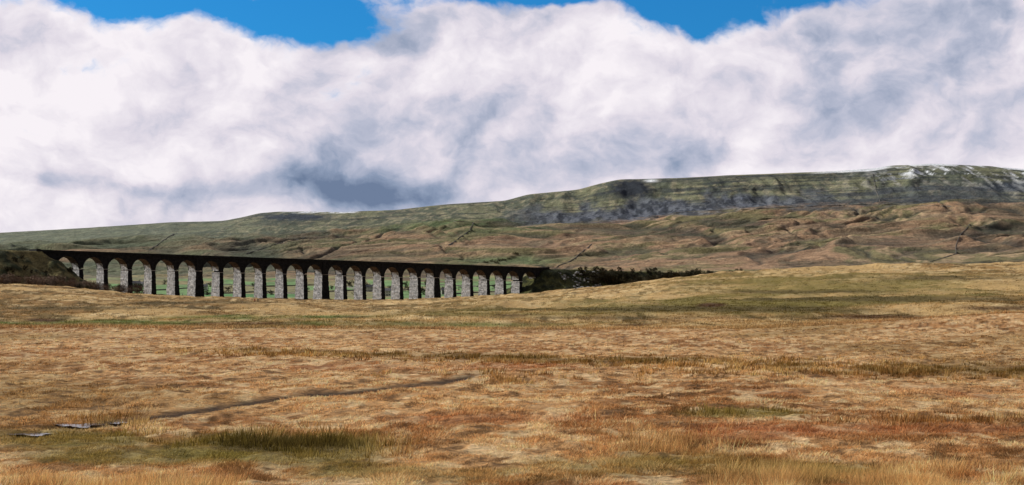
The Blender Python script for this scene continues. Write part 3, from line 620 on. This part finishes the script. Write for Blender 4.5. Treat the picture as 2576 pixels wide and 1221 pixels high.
az = M('ARCTAN2', dx, dy); hl = M('SQRT', M('ADD', M('MULTIPLY', dx, dx), M('MULTIPLY', dy, dy)))
U = M('MULTIPLY', az, 4.1); Vv = M('MULTIPLY', M('DIVIDE', dz, M('MAXIMUM', hl, .15)), 4.0)
def vec(u, v, z=0.0):
    c = nt.nodes.new('ShaderNodeCombineXYZ'); V_(c, 0, u); V_(c, 1, v); V_(c, 2, z); return c.outputs[0]
def noise(v, s, d=8, r=.55):
    n = nt.nodes.new('ShaderNodeTexNoise'); L(v, n.inputs['Vector']); n.inputs['Scale'].default_value = s; n.inputs['Detail'].default_value = d; n.inputs['Roughness'].default_value = r; return n
wn = noise(vec(U, M('MULTIPLY', Vv, 1.3), 3.0), 3.2, 5, .55); wc = nt.nodes.new('ShaderNodeSeparateXYZ'); L(wn.outputs['Color'], wc.inputs[0])
U2 = M('ADD', U, M('MULTIPLY', M('SUBTRACT', wc.outputs[0], .5), .20)); V2 = M('ADD', Vv, M('MULTIPLY', M('SUBTRACT', wc.outputs[1], .5), .15))
VS = M('MULTIPLY', V2, 1.3)
def billow(ou, ov):
    pu = M('ADD', U2, ou); pv_ = M('ADD', VS, ov); tot = None
    for s_, k_, z_ in ((2.1, .56, .7), (5.2, .27, 4.1), (11.0, .12, 8.3)):
        f = noise(vec(pu, pv_, z_), s_, 1.5, .45).outputs['Fac']
        bb = M('MULTIPLY', M('ABSOLUTE', M('SUBTRACT', f, .5)), -4.0*k_); tot = bb if tot is None else M('ADD', tot, bb)
    return M('ADD', tot, 1.0)
b1 = billow(0.0, 0.0); b2 = billow(-.045, .055)
n1 = noise(vec(U2, VS, .7), 3.2, 9, .60).outputs['Fac']
n2 = noise(vec(M('ADD', U2, -.055), M('ADD', VS, .055), .7), 3.2, 9, .60).outputs['Fac']
n3 = noise(vec(U2, VS, 5.7), 1.5, 4, .5).outputs['Fac']
rel = M('ADD', M('MULTIPLY', M('SUBTRACT', n1, n2), .9), M('MULTIPLY', M('SUBTRACT', b2, b1), .38))
def gs(lst):
    tot = None
    for (x0, y0, sx, sy, k) in lst:
        a = M('DIVIDE', M('SUBTRACT', U2, (x0-1288)/1000), sx/1000); b = M('DIVIDE', M('SUBTRACT', V2, (745-y0)/1000), sy/1000)
        g = M('MULTIPLY', M('POWER', 2.71828, M('MULTIPLY', M('ADD', M('MULTIPLY', a, a), M('MULTIPLY', b, b)), -1.0)), k); tot = g if tot is None else M('ADD', tot, g)
    return tot
Bl = gs([(230,5,300,75,.95),(480,15,280,80,.5),(800,55,190,66,.98),(1400,-15,330,45,.9),(1850,25,300,76,1.0),(1810,95,60,42,.4),(2120,0,140,40,.6),(150,192,150,26,.38)])
cov = M('ADD', Bl, M('MULTIPLY', M('SUBTRACT', n1, .5), 2.4)); cov = M('ADD', cov, M('MULTIPLY', SS(.85, 1.5, Vv), .5))
blue = SS(.34, .80, cov)
Dk = gs([(1010,495,260,52,.72),(860,455,220,60,.38),(800,300,150,130,.28),(1150,340,260,90,.22),(2330,170,330,160,.5),(300,478,400,26,.28),(940,85,130,60,.42),(1420,420,280,50,.28),(2180,335,260,45,.22),(1750,400,320,45,.24),(1650,260,320,100,.10),(2500,80,200,80,.16)])
tt = M('ADD', Dk, M('MULTIPLY', rel, -1.5)); tt = M('ADD', tt, M('MULTIPLY', M('SUBTRACT', .5, n1), .3)); tt = M('ADD', tt, M('MULTIPLY', M('SUBTRACT', .5, n3), .6)); tt = M('ADD', tt, .13)
cr = nt.nodes.new('ShaderNodeValToRGB'); L(tt, cr.inputs[0]); e = cr.color_ramp.elements
cols = [(0.0, sr(248,242,247)), (.3, sr(224,218,229)), (.55, sr(186,190,209)), (.8, sr(142,156,182)), (1.0, sr(110,127,156))]
e[0].position = 0; e[0].color = (*cols[0][1], 1); e[1].position = 1; e[1].color = (*cols[-1][1], 1)
for p, c in cols[1:-1]: q = e.new(p); q.color = (*c, 1)
sky = nt.nodes.new('ShaderNodeTexSky'); sky.sky_type = 'NISHITA'; sky.sun_disc = False; sky.sun_elevation = EL; sky.sun_rotation = math.atan2(S.x, S.y); sky.altitude = 300
sv = nt.nodes.new('ShaderNodeVectorMath'); sv.operation = 'MULTIPLY'; L(sky.outputs[0], sv.inputs[0]); sv.inputs[1].default_value = (.09,.60,1.12)
cl = nt.nodes.new('ShaderNodeVectorMath'); cl.operation = 'SCALE'; L(cr.outputs[0], cl.inputs[0]); cl.inputs['Scale'].default_value = 10.0
mx = nt.nodes.new('ShaderNodeMix'); mx.data_type = 'RGBA'; L(blue, mx.inputs[0]); L(cl.outputs[0], mx.inputs[6]); L(sv.outputs[0], mx.inputs[7])
bk = M('ADD', M('MULTIPLY', SS(-.1, .55, dy), .8), .2)
sc = nt.nodes.new('ShaderNodeVectorMath'); sc.operation = 'SCALE'; L(mx.outputs[2], sc.inputs[0]); L(bk, sc.inputs['Scale'])
bg = nt.nodes.new('ShaderNodeBackground'); L(sc.outputs[0], bg.inputs[0]); bg.inputs[1].default_value = .1; ow = nt.nodes.new('ShaderNodeOutputWorld'); L(bg.outputs[0], ow.inputs[0])

cam = bpy.data.cameras.new('camera'); co = bpy.data.objects.new('camera', cam); C.objects.link(co); co.location = (0, 0, EZ); co.rotation_euler = (math.pi/2, 0, 0)
cam.sensor_width = 36; cam.lens = 36*F/2576; cam.shift_y = (HY-610.5)/2576; cam.clip_start = .5; cam.clip_end = 30000
bpy.context.scene.camera = co
bpy.context.scene.view_settings.view_transform = 'Standard'
